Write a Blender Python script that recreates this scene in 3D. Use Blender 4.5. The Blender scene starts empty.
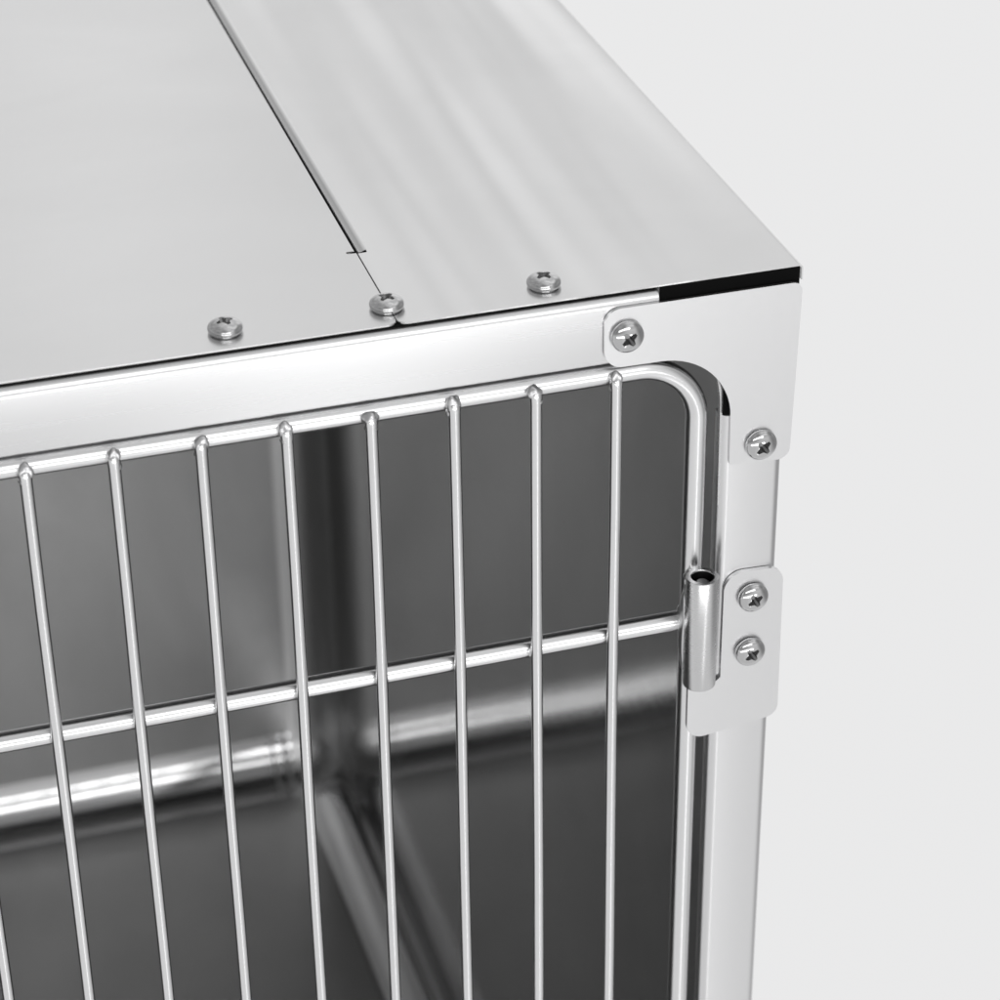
import bpy, bmesh, math, random
from mathutils import Vector, Matrix
random.seed(7)
S = 0.001                      # everything below is written in millimetres
D = bpy.data
sc = bpy.context.scene
C = sc.collection

# ------------------------------------------------------------------ camera
cam_d = D.cameras.new('camera')
cam = D.objects.new('camera', cam_d)
C.objects.link(cam)
cam.location = (-284.1363*S, -642.7004*S, 341.7927*S)
cam.rotation_euler = (1.025919, 0.011051, -0.293214)
cam_d.sensor_fit = 'HORIZONTAL'
cam_d.sensor_width = 36.0
cam_d.lens = 36.0*2.6062
cam_d.clip_start = 0.01
cam_d.clip_end = 200.0
cam_d.dof.use_dof = True
cam_d.dof.focus_distance = 0.80
cam_d.dof.aperture_fstop = 16.0
cam_d.dof.aperture_blades = 8
sc.camera = cam

# ------------------------------------------------------------------ world: light grey studio with unseen brightness zones
world = D.worlds.new('World')
sc.world = world
world.use_nodes = True
nt = world.node_tree
nt.nodes.clear()
n_out = nt.nodes.new('ShaderNodeOutputWorld')
n_bg = nt.nodes.new('ShaderNodeBackground')
n_bg.inputs['Color'].default_value = (0.820, 0.820, 0.823, 1)
n_bg.inputs['Strength'].default_value = 1.0
# surroundings shaped for the metal's reflections: even light grey behind the cage, dimmer above and on the photographer's side
def node(kind, **kw):
    n = nt.nodes.new(kind)
    for k, v in kw.items(): setattr(n, k, v)
    return n
w_tc = node('ShaderNodeTexCoord'); w_sep = node('ShaderNodeSeparateXYZ')
nt.links.new(w_tc.outputs['Generated'], w_sep.inputs[0])
def ramp(sock, a, b, lo, hi):
    m = node('ShaderNodeMapRange', interpolation_type='SMOOTHSTEP')
    m.inputs['From Min'].default_value = a; m.inputs['From Max'].default_value = b
    m.inputs['To Min'].default_value = lo; m.inputs['To Max'].default_value = hi
    nt.links.new(sock, m.inputs['Value']); return m.outputs[0]
f_up = ramp(w_sep.outputs['Z'], 0.0, 0.45, 1.0, 1.02)
f_fr = ramp(w_sep.outputs['Y'], -0.45, 0.15, 0.84, 1.0)
w_m = node('ShaderNodeMath', operation='MULTIPLY')
# darker far left and far right, brightest straight behind, made up for darker reflected rims
f_x1 = ramp(w_sep.outputs['X'], -0.34, 0.36, 0.50, 1.10)
f_x2 = ramp(w_sep.outputs['X'], 0.55, 0.85, 1.0, 0.42)
f_xm = ramp(w_sep.outputs['Z'], -0.12, 0.15, 0.0, 1.0)
w_mix = node('ShaderNodeMix')
w_mix.inputs['A'].default_value = 1.0
nt.links.new(f_xm, w_mix.inputs['Factor']); nt.links.new(f_x1, w_mix.inputs['B'])
w_u = node('ShaderNodeMath', operation='MULTIPLY')
nt.links.new(f_up, w_u.inputs[0]); nt.links.new(w_mix.outputs['Result'], w_u.inputs[1])
w_u2 = node('ShaderNodeMath', operation='MULTIPLY')
nt.links.new(w_u.outputs[0], w_u2.inputs[0]); nt.links.new(f_x2, w_u2.inputs[1])
nt.links.new(w_u2.outputs[0], w_m.inputs[0]); nt.links.new(f_fr, w_m.inputs[1])
# soft uneven brightness made up above and behind, for bands in the roof's reflection
w_nz = node('ShaderNodeTexNoise'); w_nz.inputs['Scale'].default_value = 3.2; w_nz.inputs['Detail'].default_value = 2.0
nt.links.new(w_tc.outputs['Generated'], w_nz.inputs['Vector'])
f_nz = ramp(w_nz.outputs['Fac'], 0.32, 0.68, -0.27, 0.22)
f_msk = ramp(w_sep.outputs['Z'], 0.05, 0.35, 0.0, 1.0)
w_a = node('ShaderNodeMath', operation='MULTIPLY_ADD'); w_a.inputs[2].default_value = 1.0
nt.links.new(f_nz, w_a.inputs[0]); nt.links.new(f_msk, w_a.inputs[1])
w_m2 = node('ShaderNodeMath', operation='MULTIPLY')
nt.links.new(w_m.outputs[0], w_m2.inputs[0]); nt.links.new(w_a.outputs[0], w_m2.inputs[1])
nt.links.new(w_m2.outputs[0], n_bg.inputs['Strength'])
nt.links.new(n_bg.outputs[0], n_out.inputs[0])

# ------------------------------------------------------------------ studio lamps and added reflection strips
def softbox(name, loc, target, sx, sy, radiance):
    l = D.lights.new(name, 'AREA')
    l.shape = 'RECTANGLE'
    l.size, l.size_y = sx, sy
    l.energy = radiance*math.pi*sx*sy          # watts giving that radiance
    o = D.objects.new(name, l)
    C.objects.link(o)
    o.location = loc
    d = Vector(target)-Vector(loc)
    o.rotation_euler = d.to_track_quat('-Z', 'Y').to_euler()
    return o
softbox('softbox_front', (0.16, -1.6, -1.15), (-0.1, 0, -0.15), 0.8, 1.5, 0.06)
softbox('added_strip_side', (0.22, -1.6, -1.10), (-0.1, 0, -0.15), 0.12, 1.5, 1.6)  # unseen strip added to put white stripes on the bars
softbox('added_strip_low', (-0.35, -1.6, -0.42), (-0.3, 0.6, -0.6), 2.0, 0.16, 4.6)  # unseen strip added to draw a bright stripe in the back cove
softbox('strip_lamp_high', (-0.35, -1.6, 0.60), (-0.3, 0.6, -0.6), 1.8, 0.36, 3.0)

sc.view_settings.view_transform = 'Standard'
sc.view_settings.look = 'None'
sc.view_settings.exposure = 0.0
sc.view_settings.gamma = 1.0
sc.view_settings.use_curve_mapping = False
sc.render.engine = 'CYCLES'
sc.cycles.max_bounces = 16
sc.cycles.glossy_bounces = 12
sc.cycles.diffuse_bounces = 4
sc.cycles.use_denoising = True
sc.cycles.caustics_reflective = True
sc.cycles.sample_clamp_indirect = 8.0

# ------------------------------------------------------------------ materials
def metal(name, col, rough, grain=None, grain_amt=0.05, wave=None, bump=0.0, metallic=1.0, mottle=0.0, mscale=(6, 6, 2)):
    m = D.materials.new(name)
    m.use_nodes = True
    t = m.node_tree
    b = t.nodes['Principled BSDF']
    b.inputs['Base Color'].default_value = (col, col, col*1.005, 1)
    b.inputs['Metallic'].default_value = metallic
    b.inputs['Roughness'].default_value = rough
    tc = t.nodes.new('ShaderNodeTexCoord')
    nrm = None
    if mottle:
        mp = t.nodes.new('ShaderNodeMapping')
        mp.inputs['Scale'].default_value = mscale
        t.links.new(tc.outputs['Object'], mp.inputs['Vector'])
        nz = t.nodes.new('ShaderNodeTexNoise')
        nz.inputs['Scale'].default_value = 1.0
        nz.inputs['Detail'].default_value = 6.0
        nz.inputs['Distortion'].default_value = 0.8
        t.links.new(mp.outputs[0], nz.inputs['Vector'])
        mr = t.nodes.new('ShaderNodeMapRange')
        mr.inputs['From Min'].default_value = 0.3; mr.inputs['From Max'].default_value = 0.7
        mr.inputs['To Min'].default_value = col*(1-mottle); mr.inputs['To Max'].default_value = col*(1+mottle)
        t.links.new(nz.outputs['Fac'], mr.inputs['Value'])
        cc = t.nodes.new('ShaderNodeCombineColor')
        for k in range(3): t.links.new(mr.outputs[0], cc.inputs[k])
        t.links.new(cc.outputs[0], b.inputs['Base Color'])
    if grain:
        mp = t.nodes.new('ShaderNodeMapping')
        mp.inputs['Scale'].default_value = grain
        t.links.new(tc.outputs['Object'], mp.inputs['Vector'])
        nz = t.nodes.new('ShaderNodeTexNoise')
        nz.inputs['Scale'].default_value = 1.0
        nz.inputs['Detail'].default_value = 5.0
        nz.inputs['Roughness'].default_value = 0.6
        t.links.new(mp.outputs[0], nz.inputs['Vector'])
        mr = t.nodes.new('ShaderNodeMapRange')
        mr.inputs['To Min'].default_value = rough-grain_amt
        mr.inputs['To Max'].default_value = rough+grain_amt
        t.links.new(nz.outputs['Fac'], mr.inputs['Value'])
        t.links.new(mr.outputs[0], b.inputs['Roughness'])
        bp = t.nodes.new('ShaderNodeBump')
        bp.inputs['Strength'].default_value = bump
        bp.inputs['Distance'].default_value = 0.00005
        t.links.new(nz.outputs['Fac'], bp.inputs['Height'])
        nrm = bp
    if wave:
        (sx, sy, sz), dist = wave
        mp = t.nodes.new('ShaderNodeMapping')
        mp.inputs['Scale'].default_value = (sx, sy, sz)
        t.links.new(tc.outputs['Object'], mp.inputs['Vector'])
        nz = t.nodes.new('ShaderNodeTexNoise')
        nz.inputs['Scale'].default_value = 1.0
        nz.inputs['Detail'].default_value = 1.0
        nz.inputs['Roughness'].default_value = 0.3
        t.links.new(mp.outputs[0], nz.inputs['Vector'])
        bp = t.nodes.new('ShaderNodeBump')
        bp.inputs['Strength'].default_value = 1.0
        bp.inputs['Distance'].default_value = dist
        t.links.new(nz.outputs['Fac'], bp.inputs['Height'])
        if nrm:
            t.links.new(nrm.outputs[0], bp.inputs['Normal'])
        nrm = bp
    if nrm:
        t.links.new(nrm.outputs[0], b.inputs['Normal'])
    return m

M = {}
M['roof'] = metal('satin_roof_steel', 0.80, 0.25, (12, 900, 12), 0.02, ((6, 3, 3), 0.0025), 0.13, mottle=0.025, mscale=(9, 14, 9))
M['roof_r'] = metal('wavy_roof_steel', 0.82, 0.23, (12, 900, 12), 0.02, ((34, 2.0, 3), 0.0052), 0.13, mottle=0.025, mscale=(9, 14, 9))
M['tube'] = metal('satin_frame_steel', 0.735, 0.27, (10, 400, 900), 0.02, None, 0.03)
M['plate'] = metal('satin_plate_steel', 0.80, 0.30, (300, 20, 300), 0.03, None, 0.15)
M['rod'] = metal('polished_rod_steel', 0.86, 0.25, (60, 60, 60), 0.04, None, 0.15)
M['weld'] = metal('weld_steel', 0.72, 0.32, (700, 700, 700), 0.08, None, 1.0)
M['floor'] = metal('floor_pan_steel', 0.46, 0.34, (8, 500, 8), 0.03, ((4, 4, 4), 0.0015), 0.1, mottle=0.12, mscale=(7, 5, 7))
M['inner'] = metal('inner_sheet_steel', 0.47, 0.10, (8, 8, 500), 0.04, ((4, 4, 4), 0.0010), 0.15, mottle=0.10, mscale=(9, 9, 5))
M['screw'] = metal('screw_steel', 0.62, 0.10, (300, 300, 300), 0.05, None, 0.3)
M['barrel'] = metal('hinge_barrel_steel', 0.70, 0.27, (30, 30, 500), 0.03, None, 0.05)
M['cove'] = metal('polished_cove_steel', 0.70, 0.075, (8, 8, 8), 0.02)
M['back'] = metal('back_wall_steel', 0.46, 0.30, (8, 8, 500), 0.05, ((4, 4, 4), 0.0020), 0.15, mottle=0.16, mscale=(9, 9, 5))
M['bend'] = metal('corner_bend_steel', 0.62, 0.36, (8, 8, 300), 0.05, None, 0.1, mottle=0.12, mscale=(30, 30, 4))
M['recess'] = metal('shaded_recess_steel', 0.33, 0.35)  # darker base paints the shade inside the cross recess
M['bore_shade'] = metal('shaded_bore_steel', 0.05, 0.5)  # near black paints the shade inside the hinge barrel
M['edge'] = metal('cut_edge_steel', 0.45, 0.35)
mb = D.materials.new('flat_black_shade'); mb.use_nodes = True  # flat black for painted shade in the roof and corner gaps
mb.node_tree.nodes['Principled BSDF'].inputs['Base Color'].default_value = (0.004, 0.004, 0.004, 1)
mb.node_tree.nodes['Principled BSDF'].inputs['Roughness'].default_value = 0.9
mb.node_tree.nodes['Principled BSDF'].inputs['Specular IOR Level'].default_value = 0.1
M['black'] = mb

# ------------------------------------------------------------------ helpers
def obj(name, bm, mat, parent=None, smooth=30, loc=None, rot=None):
    bmesh.ops.recalc_face_normals(bm, faces=bm.faces)
    for v in bm.verts:
        v.co *= S
    me = D.meshes.new(name)
    if smooth:
        a = math.radians(smooth)
        for f in bm.faces: f.smooth = True
        for e in bm.edges:
            if len(e.link_faces) == 2 and e.calc_face_angle(0) > a:
                e.smooth = False
    bm.to_mesh(me); bm.free()
    me.materials.append(M[mat] if isinstance(mat, str) else mat)
    o = D.objects.new(name, me)
    C.objects.link(o)
    if parent: o.parent = parent
    if loc: o.location = Vector(loc)*S
    if rot: o.rotation_euler = rot
    return o

def empty(name, parent=None, loc=(0, 0, 0)):
    o = D.objects.new(name, None)
    o.empty_display_size = 0.02
    C.objects.link(o)
    o.location = Vector(loc)*S
    if parent: o.parent = parent
    return o

def round_poly(pts, seg=8):
    """pts: list of (u, v, r) -> outline with rounded corners"""
    out = []
    n = len(pts)
    for i in range(n):
        u, v, r = pts[i]
        P = Vector((u, v))
        if r <= 0:
            out.append(P); continue
        A = Vector(pts[i-1][:2])-P; B = Vector(pts[(i+1) % n][:2])-P
        la, lb = A.length, B.length
        A.normalize(); B.normalize()
        ang = A.angle(B)
        t = min(r/math.tan(ang/2), la*0.72, lb*0.72)
        rr = t*math.tan(ang/2)
        cen = P+(A+B).normalized()*(rr/math.sin(ang/2))
        s = P+A*t-cen; e = P+B*t-cen
        a0 = math.atan2(s.y, s.x); a1 = math.atan2(e.y, e.x)
        da = (a1-a0+math.pi) % (2*math.pi)-math.pi
        for k in range(seg+1):
            a = a0+da*k/seg
            out.append(cen+Vector((math.cos(a), math.sin(a)))*rr)
    return out

def plate(outline, w0, w1, axes, bevel=0.0):
    """extrude a 2D outline between w0 and w1. axes: function (u, v, w) -> xyz"""
    bm = bmesh.new()
    a = [bm.verts.new(axes(p[0], p[1], w0)) for p in outline]
    b = [bm.verts.new(axes(p[0], p[1], w1)) for p in outline]
    fa = bm.faces.new(a); fb = bm.faces.new(b[::-1])
    n = len(a)
    for i in range(n):
        bm.faces.new((a[i], b[i], b[(i+1) % n], a[(i+1) % n]))
    if bevel:
        es = set(fa.edges) | set(fb.edges)
        bmesh.ops.bevel(bm, geom=list(es), offset=bevel, segments=2, affect='EDGES', clamp_overlap=True)
    return bm

XZ = lambda u, v, w: (u, w, v)      # front plane, w = depth y
XY = lambda u, v, w: (u, v, w)      # horizontal, w = height z

def sweep(path, r, seg=24, closed=False, cap=True, bm=None):
    """circular rod along a list of points"""
    bm = bm or bmesh.new()
    P = [Vector(p) for p in path]
    n = len(P)
    rr = r if isinstance(r, (list, tuple)) else [r]*n
    rings = []
    ref = None
    for i in range(n):
        if closed:
            t = (P[(i+1) % n]-P[i-1]).normalized()
        else:
            t = (P[min(i+1, n-1)]-P[max(i-1, 0)]).normalized()
        if ref is None:
            ref = Vector((0, 1, 0)) if abs(t.y) < 0.9 else Vector((1, 0, 0))
        a = (ref-t*ref.dot(t)).normalized()
        ref = a
        b = t.cross(a)
        rings.append([bm.verts.new(P[i]+(a*math.cos(2*math.pi*k/seg)+b*math.sin(2*math.pi*k/seg))*rr[i]) for k in range(seg)])
    m = n if closed else n-1
    for i in range(m):
        A, B = rings[i], rings[(i+1) % n]
        for k in range(seg):
            bm.faces.new((A[k], A[(k+1) % seg], B[(k+1) % seg], B[k]))
    if cap and not closed:
        bm.faces.new(rings[0][::-1]); bm.faces.new(rings[-1])
    return bm

def lathe(prof, seg=40):
    """profile (r, z) turned round z"""
    bm = bmesh.new()
    rings = []
    for r, z in prof:
        if r < 1e-6:
            rings.append([bm.verts.new((0, 0, z))])
        else:
            rings.append([bm.verts.new((r*math.cos(2*math.pi*k/seg), r*math.sin(2*math.pi*k/seg), z)) for k in range(seg)])
    for A, B in zip(rings[:-1], rings[1:]):
        for k in range(seg):
            k2 = (k+1) % seg
            q = [A[k % len(A)], A[k2 % len(A)], B[k2 % len(B)], B[k % len(B)]]
            u = []
            for v in q:
                if v not in u: u.append(v)
            if len(u) > 2: bm.faces.new(u)
    return bm

def box_tube(L0, L1, prof, axis):
    bm = bmesh.new()
    f = {'x': lambda u, v, w: (w, u, v), 'z': lambda u, v, w: (u, v, w), 'y': lambda u, v, w: (u, w, v)}[axis]
    A = [bm.verts.new(f(p[0], p[1], L0)) for p in prof]
    B = [bm.verts.new(f(p[0], p[1], L1)) for p in prof]
    n = len(A)
    for i in range(n):
        bm.faces.new((A[i], B[i], B[(i+1) % n], A[(i+1) % n]))
    bm.faces.new(A[::-1]); bm.faces.new(B)
    return bm

# ------------------------------------------------------------------ the cage
XL = -612.0        # left outer side
ZF = -638.0        # inner floor
ROUND = 27.0       # radius of the coves
YB = 640.0         # inner back wall
XS = -124.3        # seam between the two roof sheets

cage = empty('animal_cage', None, (0, 0, 0))
cage['label'] = 'stainless steel animal cage with a barred door, screwed roof sheets and a hinge'
cage['category'] = 'cage'

# ---- roof: two sheets meeting at a slit that widens into a folded groove
sheet_t = 0.5
lp = [(XL+0.0, 0.0, 1.5), (XS-0.16, 0.0, 2.7), (XS-0.16, 48.6, 0), (XS-3.1, 48.6, 0.2), (XS-3.1, 50.0, 0.2),
      (XS-0.45, 50.0, 0), (XS-0.45, 650.0, 0), (XL, 650.0, 1.0)]
roof_l = obj('roof_sheet', plate(round_poly(lp), -sheet_t, 0, XY, 0.15), 'roof', cage, 25)
roof_l['label'] = 'wide flat roof sheet left of the seam'
rp = [(XS+0.16, 0.0, 2.7), (-1.3, 0.0, 0), (-1.3, 650.0, 0), (XS+3.8, 650.0, 0), (XS+3.8, 50.0, 0), (XS+3.1, 50.0, 0), (XS+3.1, 48.2, 0.2), (XS+0.16, 48.2, 0)]
bm = plate(round_poly(rp), -sheet_t, 0, XY, 0.12)
# folded-down edge beyond the cross slit
prof = []
for k in range(13):
    t = k/12.0
    prof.append((XS+3.8-3.4*t, -1.9*t**2.2))
pv = []
for y in (50.0, 120, 200, 300, 450, 650.0):
    fade = 1.0
    pv.append([bm.verts.new((x, y, z*fade-0.004)) for x, z in prof])
for A, B in zip(pv[:-1], pv[1:]):
    for i in range(len(A)-1):
        bm.faces.new((A[i], A[i+1], B[i+1], B[i]))
wv = [[bm.verts.new((XS+0.4, y, z)) for z in (-1.904, -9.0)] for y in (50.0, 650.0)]
bm.faces.new((wv[0][0], wv[0][1], wv[1][1], wv[1][0]))
roof_r = obj('roof_sheet', bm, 'roof_r', cage, 25)
roof_r['label'] = 'narrow slightly wavy roof sheet along the right side'
bm = bmesh.new(); bmesh.ops.create_cube(bm, size=1)
for v in bm.verts: v.co = Vector((XS+v.co.x*6.6, 48.6+v.co.y*2.6, -0.7+v.co.z*0.2))
obj('slit_shade', bm, 'black', roof_r)  # black slab stands for the dark inside the cross slit
# turned down lip on the right edge of the roof
la = [math.radians(90*k/8) for k in range(9)]
lipo = [(-1.3+1.35*math.sin(a), -1.35+1.345*math.cos(a)) for a in la]+[(0.05, -5.0), (-0.45, -5.0)]+[(-1.3+0.85*math.sin(a), -1.35+0.85*math.cos(a)) for a in la[::-1]]
obj('roof_lip', box_tube(0.02, 650.0, [(u, v) for u, v in lipo], 'y'), 'roof_r', roof_r)

# ---- front frame tubes
tube_prof = round_poly([(0.0, -1.3, 4.2), (0.0, -23.6, 0.6), (20.0, -23.6, 2.0), (20.0, -1.3, 2.0)], 10)
obj('top_rail', box_tube(XL+45, -45.3, tube_prof, 'x'), 'tube', cage)
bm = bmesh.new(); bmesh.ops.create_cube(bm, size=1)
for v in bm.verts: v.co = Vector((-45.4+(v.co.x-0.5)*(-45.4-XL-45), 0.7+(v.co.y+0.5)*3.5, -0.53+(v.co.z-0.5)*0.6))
obj('roof_edge_shade', bm, 'black', cage)  # black strip painting the shadow line under the roof edge
tab = [(-45.6, -1.3, 0), (-46.3, -0.95, 0), (-56.0, -0.95, 0), (-56.0, -6.0, 0), (-44.6, -6.0, 0)]
tube_b = round_poly([(0.0, -655, 2.5), (0.0, -677, 2.5), (20.0, -677, 2.5), (20.0, -655, 2.5)], 6)
obj('bottom_rail', box_tube(XL+3.5, -3.5, tube_b, 'x'), 'tube', cage)
post_prof = round_poly([(-3.3, 0.0, 3.2), (-3.3, 6.0, 1.0), (-24.2, 6.0, 1.0), (-24.2, 0.0, 3.0)], 10)
obj('frame_post', box_tube(-654.8, -48.0, post_prof, 'z'), 'plate', cage)
post_l = round_poly([(XL+3.3, 0.0, 2.6), (XL+3.3, 6.0, 1.0), (XL+24.2, 6.0, 1.0), (XL+24.2, 0.0, 2.6)], 8)
obj('frame_post', box_tube(-654.8, -48.0, post_l, 'z'), 'plate', cage)

def gusset(mx, name):
    f = (lambda x: x) if not mx else (lambda x: XL-x)
    g = [(-62.6, -5.0, 5.0), (-0.4, -5.0, 3.2), (-1.9, -65.6, 4.0), (-21.7, -64.4, 0.6), (-22.2, -24.8, 23.0), (-62.6, -24.4, 6.0)]
    o = obj(name, plate([(f(p[0]), p[1]) for p in round_poly(g, 16)], -1.45, -0.25, XZ, 0.25), 'plate', cage)
    # flat black sheet painting the shade in the open corner behind the plate
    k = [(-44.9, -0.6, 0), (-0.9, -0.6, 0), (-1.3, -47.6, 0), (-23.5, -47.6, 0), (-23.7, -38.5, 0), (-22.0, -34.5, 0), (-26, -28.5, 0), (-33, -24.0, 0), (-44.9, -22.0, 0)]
    obj('corner_shade', plate([(f(p[0]), p[1]) for p in round_poly(k, 10)], 0.15, 1.1, XZ), 'black', cage)
    return o
g0 = gusset(False, 'gusset_plate')
g1 = gusset(True, 'gusset_plate')
# thin jamb strip running up beside the corner shade
jam = []
for k in range(9):
    a = math.radians(14*k/8)
    jam.append((-24.3-45*(1-math.cos(a)), -46.0+45*math.sin(a)))
bm = bmesh.new()
jj = [(-24.0, -80.0)]+jam
q = [[bm.verts.new((x+dx, y, z)) for (dx, y) in ((0, 1.3), (0, 3.2), (0.7, 3.2), (0.7, 1.3))] for x, z in jj]
for A, B in zip(q[:-1], q[1:]):
    for i in range(4):
        bm.faces.new((A[i], A[(i+1) % 4], B[(i+1) % 4], B[i]))
bm.faces.new(q[0]); bm.faces.new(q[-1])
obj('jamb_strip', bm, 'barrel', cage)

# ---- outer skins
def slab(x0, x1, y0, y1, z0, z1, name, mat, parent=cage):
    bm = bmesh.new()
    bmesh.ops.create_cube(bm, size=1)
    for v in bm.verts:
        v.co = Vector(((x0+x1)/2+v.co.x*(x1-x0), (y0+y1)/2+v.co.y*(y1-y0), (z0+z1)/2+v.co.z*(z1-z0)))
    return obj(name, bm, mat, parent)
slab(-4.0, -3.5, 6.1, 650, -677, -5.2, 'side_panel', 'inner')
slab(XL+3.5, XL+4.0, 6.1, 650, -677, -5.2, 'side_panel', 'inner')
slab(XL+4.0, -4.0, 649, 650, -677, -1.0, 'rear_panel', 'inner')

# ---- inner lining: walls, floor pan and ceiling joined by rounded coves
def lining():
    x0, x1, y0, y1, z0, z1 = XL+17, -16.5, 6.4, YB, ZF, -3.5
    bm = bmesh.new()
    bmesh.ops.create_cube(bm, size=1)
    for v in bm.verts:
        v.co = Vector(((x0+x1)/2+v.co.x*(x1-x0), (y0+y1)/2+v.co.y*(y1-y0), (z0+z1)/2+v.co.z*(z1-z0)))
    front = [f for f in bm.faces if all(abs(v.co.y-y0) < 1e-3 for v in f.verts)]
    bmesh.ops.delete(bm, geom=front, context='FACES_ONLY')
    es = []
    for e in bm.edges:
        if len(e.link_faces) != 2: continue
        m = (e.verts[0].co+e.verts[1].co)/2
        if m.z > z1-1 : continue
        es.append(e)
    bmesh.ops.bevel(bm, geom=es, offset=ROUND, segments=28, profile=0.5, affect='EDGES')
    bm.normal_update()
    groups = {}
    for f in bm.faces:
        n = f.normal
        ax = max(range(3), key=lambda i: abs(n[i]))
        if f.calc_area() > 60000:
            c = f.calc_center_median()
            key = {0: 'side_wall_'+('r' if c.x > -300 else 'l'), 1: 'back_wall', 2: 'floor_pan' if c.z < -300 else 'ceiling'}[ax]
        else:
            key = 'cove' if abs(n.z) > 0.02 and abs(n.x)*abs(n.y) < 0.02 else ('vcove_r' if f.calc_center_median().x > -300 else 'vcove_l')
        groups.setdefault(key, []).append([tuple(v.co) for v in f.verts])
    for key, fs in groups.items():
        b2 = bmesh.new(); seen = {}
        for f in fs:
            vs = []
            for co in f:
                kk = tuple(round(c, 3) for c in co)
                if kk not in seen: seen[kk] = b2.verts.new(co)
                if seen[kk] not in vs: vs.append(seen[kk])
            if len(vs) > 2:
                b2.faces.new(vs)
        nm = {'side_wall_r': 'inner_side_wall', 'side_wall_l': 'inner_side_wall', 'back_wall': 'inner_back_wall',
              'floor_pan': 'floor_pan', 'ceiling': 'inner_ceiling', 'cove': 'corner_cove', 'vcove_r': 'corner_bend', 'vcove_l': 'corner_bend'}[key]
        obj(nm, b2, {'floor_pan': 'floor', 'corner_cove': 'cove', 'inner_back_wall': 'back', 'corner_bend': 'bend'}.get(nm, 'inner'), cage, 40)
    bm.free()
lining()
# weld collars where the coves meet
def cove_arc_back(x, r=ROUND):
    return [(x, YB-r+r*math.sin(a)-0.3, ZF+r-r*math.cos(a)+0.3) for a in [math.radians(90*k/20) for k in range(21)]]
obj('cove_weld', sweep(cove_arc_back(-47.0), 1.6, 8), 'weld', cage)
obj('cove_weld', sweep(cove_arc_back(-55.0), 0.8, 8), 'weld', cage)

# ---- door
door = empty('door', cage, (-31.2, 3, -29))
def dloc(o):
    if o.parent is door: o.matrix_parent_inverse = Matrix.Translation(-door.location)
    return o
RY, RR = 3.2, 3.45
dx0, dx1, dz0, dz1 = XL+31.2, -31.2, -645.0, -28.6
loop = [(p[0], RY, p[1]) for p in round_poly([(dx0, dz1, 19), (dx1, dz1, 19.5), (dx1-0.6, dz0, 19), (dx0, dz0, 19)], 20)]
# densify the straight runs
dl = []
for i in range(len(loop)):
    a, b = Vector(loop[i]), Vector(loop[(i+1) % len(loop)])
    n = max(1, int((b-a).length//60))
    for k in range(n): dl.append(a.lerp(b, k/n))
dloc(obj('door_frame', sweep(dl, RR, 32, closed=True), 'rod', door))
rail = dloc(obj('cross_bar', sweep([(dx0+RR*0.6, RY, -121.9), (dx1-RR*0.6, RY, -121.9)], 3.25, 32), 'rod', door))
dloc(obj('cross_bar', sweep([(dx0+RR*0.6, RY, -400), (dx1-RR*0.6, RY, -400)], 3.25, 32), 'rod', door))

def blob(cx, cy, cz, rx, ry, rz, seed, amp=0.18):
    bm = bmesh.new()
    bmesh.ops.create_icosphere(bm, subdivisions=4, radius=1)
    rnd = random.Random(seed)
    ph = [rnd.uniform(0, 6.28) for _ in range(6)]
    for v in bm.verts:
        c = v.co.copy()
        k = 1+amp*(math.sin(3.1*c.x+ph[0])*math.sin(2.7*c.y+ph[1])+0.6*math.sin(4.3*c.z+ph[2])*math.sin(3.9*c.x+ph[3]))
        v.co = Vector((cx+c.x*rx*k, cy+c.y*ry*k, cz+c.z*rz*k))
    return bm

WX0, WP, WR, WY = -58.9, 25.0, 1.85, -1.75
zt = -27.0
for i in range(21):
    x = WX0-WP*i
    jit = random.uniform(-0.4, 0.4)
    # wire with a rounded, slightly swaged top end
    path = []; rad = []
    for t, r in ((0.0, 0.3), (0.25, 1.1), (0.8, 1.7), (1.5, 1.9), (2.6, 1.95), (4.0, WR)):
        path.append((x, WY, zt+jit-t)); rad.append(r)
    N = 14
    ph = random.uniform(0, 6)
    for k in range(1, N+1):
        z = zt-4-(640-31-0)*k/N
        path.append((x+0.12*math.sin(ph+k*1.3), WY, max(z, -646))); rad.append(WR)
    w = dloc(obj('door_bar', sweep(path, rad, 20), 'rod', door, 40))
    wb = blob(x+random.uniform(-.35, .35), WY+0.5, zt-1.2+jit, random.uniform(2.1, 2.6), 2.0, random.uniform(2.1, 2.7), i, 0.15)
    dloc(obj('weld_bead', wb, 'weld', w))
    wb = blob(x+random.uniform(-.3, .3), WY+0.3, zt-4.0+jit, random.uniform(1.9, 2.25), 1.9, random.uniform(1.3, 1.8), 40+i, 0.11)
    dloc(obj('weld_bead', wb, 'weld', w))
    for zz, sd in ((-121.9, 80),):
        wb = blob(x, 0.6, zz, 2.7, 1.0, 1.7, sd+i, 0.25)
        dloc(obj('weld_bead', wb, 'weld', w))
# weld where the cross bar meets the frame
dloc(obj('weld_bead', blob(dx1-2.9, RY-0.9, -121.0, 2.0, 2.9, 4.6, 99, 0.25), 'weld', rail))
dloc(obj('weld_bead', blob(dx1-2.6, RY-1.2, -124.4, 1.6, 2.4, 2.2, 98, 0.25), 'weld', rail))

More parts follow.
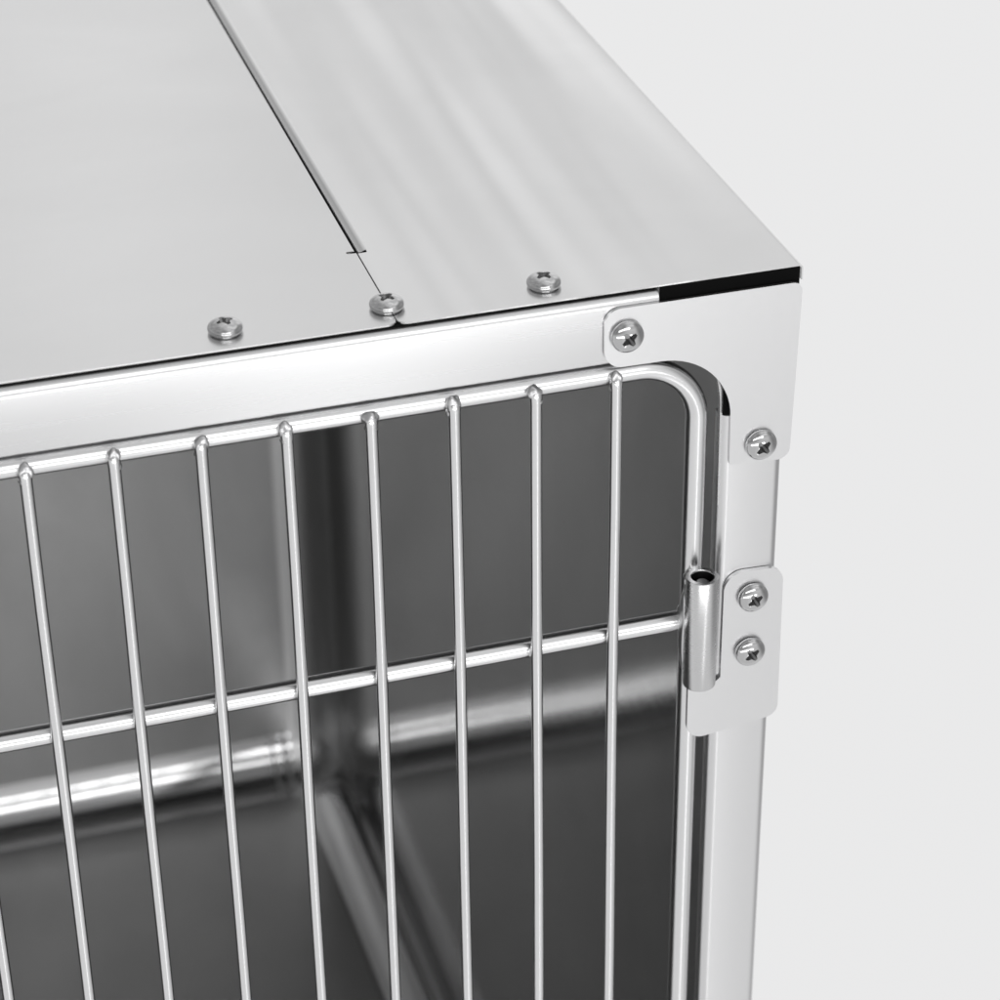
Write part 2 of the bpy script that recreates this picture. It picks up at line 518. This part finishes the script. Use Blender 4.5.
# ---- hinge
hinge = empty('hinge', cage, (-12, -1.5, -135))
def hloc(o):
    o.matrix_parent_inverse = Matrix.Translation(-hinge.location)
    return o
hp = [(-21.9, -104.2, 6.5), (-1.9, -105.0, 5.5), (-1.4, -162.6, 4.5), (-33.0, -166.6, 5.5), (-33.0, -145.9, 0.4), (-24.8, -145.9, 1.0), (-22.0, -143.6, 0.5)]
hloc(obj('hinge_leaf', plate(round_poly(hp, 12), -1.75, -0.25, XZ, 0.25), 'plate', hinge))
bx, by, bz0, bz1 = -30.7, -5.2, -141.6, -101.0
prof = [(3.7, bz0), (5.1, bz0), (5.25, bz0+0.3), (5.25, bz1-0.35), (5.1, bz1), (3.8, bz1), (3.6, bz1-0.3), (3.6, bz0+0.2), (3.7, bz0)]
bm = lathe(prof, 48)
hloc(obj('hinge_barrel', bm, 'barrel', hinge, 35, (bx, by, 0)))
pin = lathe([(0, bz1-1.9), (1.7, bz1-1.9), (2.4, bz1-2.5), (2.4, bz0-0.4), (0, bz0-0.4)], 32)
hloc(obj('hinge_pin', pin, 'edge', hinge, 35, (bx, by, 0)))
bore_shade = lathe([(3.55, bz0+0.5), (3.55, bz1-0.45), (3.62, bz1-0.45), (3.62, bz0+0.5), (3.55, bz0+0.5)], 32)
hloc(obj('hinge_bore_shade', bore_shade, 'bore_shade', hinge, 35, (bx, by, 0)))  # thin dark sleeve added as shade in the barrel's opening
# weld seam between barrel and door frame
hloc(obj('weld_bead', blob(bx-2.4, by+4.9, bz1-2.0, 2.0, 1.8, 2.2, 61, 0.2), 'weld', hinge))
hloc(obj('weld_bead', blob(bx-4.4, by+4.6, -122.0, 1.3, 2.2, 16.0, 62, 0.15), 'weld', hinge))
hloc(obj('weld_bead', blob(bx+4.8, by+3.2, bz0+1.4, 1.9, 2.2, 2.0, 63, 0.25), 'weld', hinge))

# ---- pan head screws with a cross recess
def screw_mesh():
    R, H = 5.1, 3.7
    prof = [(0, H)]
    for k in range(1, 15):
        a = math.radians(90*k/14)
        prof.append((R*math.sin(a), 1.15+(H-1.15)*max(0, math.cos(a))**0.85))
    prof += [(R-0.03, 0.85), (R-0.2, 0.5), (R-0.5, 0.38), (R-1.1, 0.36), (R-1.15, -0.3), (0, -0.3)]
    bm = lathe(prof, 64)
    bmesh.ops.recalc_face_normals(bm, faces=bm.faces)
    me = D.meshes.new('screw'); bm.to_mesh(me); bm.free()
    base = D.objects.new('screw_base', me); C.objects.link(base)
    # phillips recess: a tapering four pointed star
    cb = bmesh.new()
    rings = []
    for z, ro, wi in ((H+0.6, 2.75, 0.62), (H-0.5, 2.5, 0.58), (H-2.7, 0.9, 0.36)):
        ring = []
        for q in range(4):
            a = q*math.pi/2+0.003
            ca, sa = math.cos(a), math.sin(a)
            for (u, v) in ((ro, -wi*0.8), (ro, wi*0.8), (wi*1.7, wi*1.7)):
                ring.append(cb.verts.new((u*ca-v*sa, u*sa+v*ca, z)))
        rings.append(ring)
    for A, B in zip(rings[:-1], rings[1:]):
        for k in range(12): cb.faces.new((A[k], A[(k+1) % 12], B[(k+1) % 12], B[k]))
    cb.faces.new(rings[0]); cb.faces.new(rings[-1])
    bmesh.ops.recalc_face_normals(cb, faces=cb.faces)
    m2 = D.meshes.new('cut'); cb.to_mesh(m2); cb.free()
    cut = D.objects.new('cut', m2); C.objects.link(cut)
    md = base.modifiers.new('b', 'BOOLEAN'); md.operation = 'DIFFERENCE'; md.object = cut; md.solver = 'EXACT'
    dg = bpy.context.evaluated_depsgraph_get()
    res = bmesh.new(); res.from_mesh(base.evaluated_get(dg).to_mesh())
    for o2 in (base, cut): D.objects.remove(o2)
    return res
sm = screw_mesh()
first = obj('screw', sm, 'screw', cage, 32)
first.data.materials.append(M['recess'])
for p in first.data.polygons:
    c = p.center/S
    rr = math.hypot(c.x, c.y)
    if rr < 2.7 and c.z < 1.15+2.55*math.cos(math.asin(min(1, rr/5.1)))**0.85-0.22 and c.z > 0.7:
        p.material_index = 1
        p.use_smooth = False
def put(o, parent, loc, normal, spin, par_obj=None, label=None):
    q = Vector(normal).to_track_quat('Z', 'Y').to_matrix().to_4x4()
    o.parent = parent
    mtx = Matrix.Translation(Vector(loc)*S) @ q @ Matrix.Rotation(spin, 4, 'Z')
    if par_obj is not None: o.matrix_parent_inverse = Matrix.Translation(-par_obj.location)
    o.matrix_basis = mtx
spots = [((-172.3, 10.6, 0), (0, 0, 1), 0.35, cage, None), ((-124.9, 10.8, 0), (0, 0, 1), 0.75, cage, None), ((-77.6, 10.2, 0), (0, 0, 1), 0.55, cage, None),
         ((-55.9, -1.3, -14.0), (0.0, -1, 0.0), 0.62, cage, None), ((-11.9, -1.3, -58.4), (0, -1, 0), 0.70, cage, None),
         ((-12.4, -1.75, -114.0), (0, -1, 0), 0.50, hinge, hinge), ((-12.6, -1.75, -134.8), (0, -1, 0), 0.60, hinge, hinge)]
for i, (l, n, s_, par, po) in enumerate(spots):
    o = first if i == 0 else first.copy()
    if i: C.objects.link(o)
    put(o, par, l, n, s_, po)
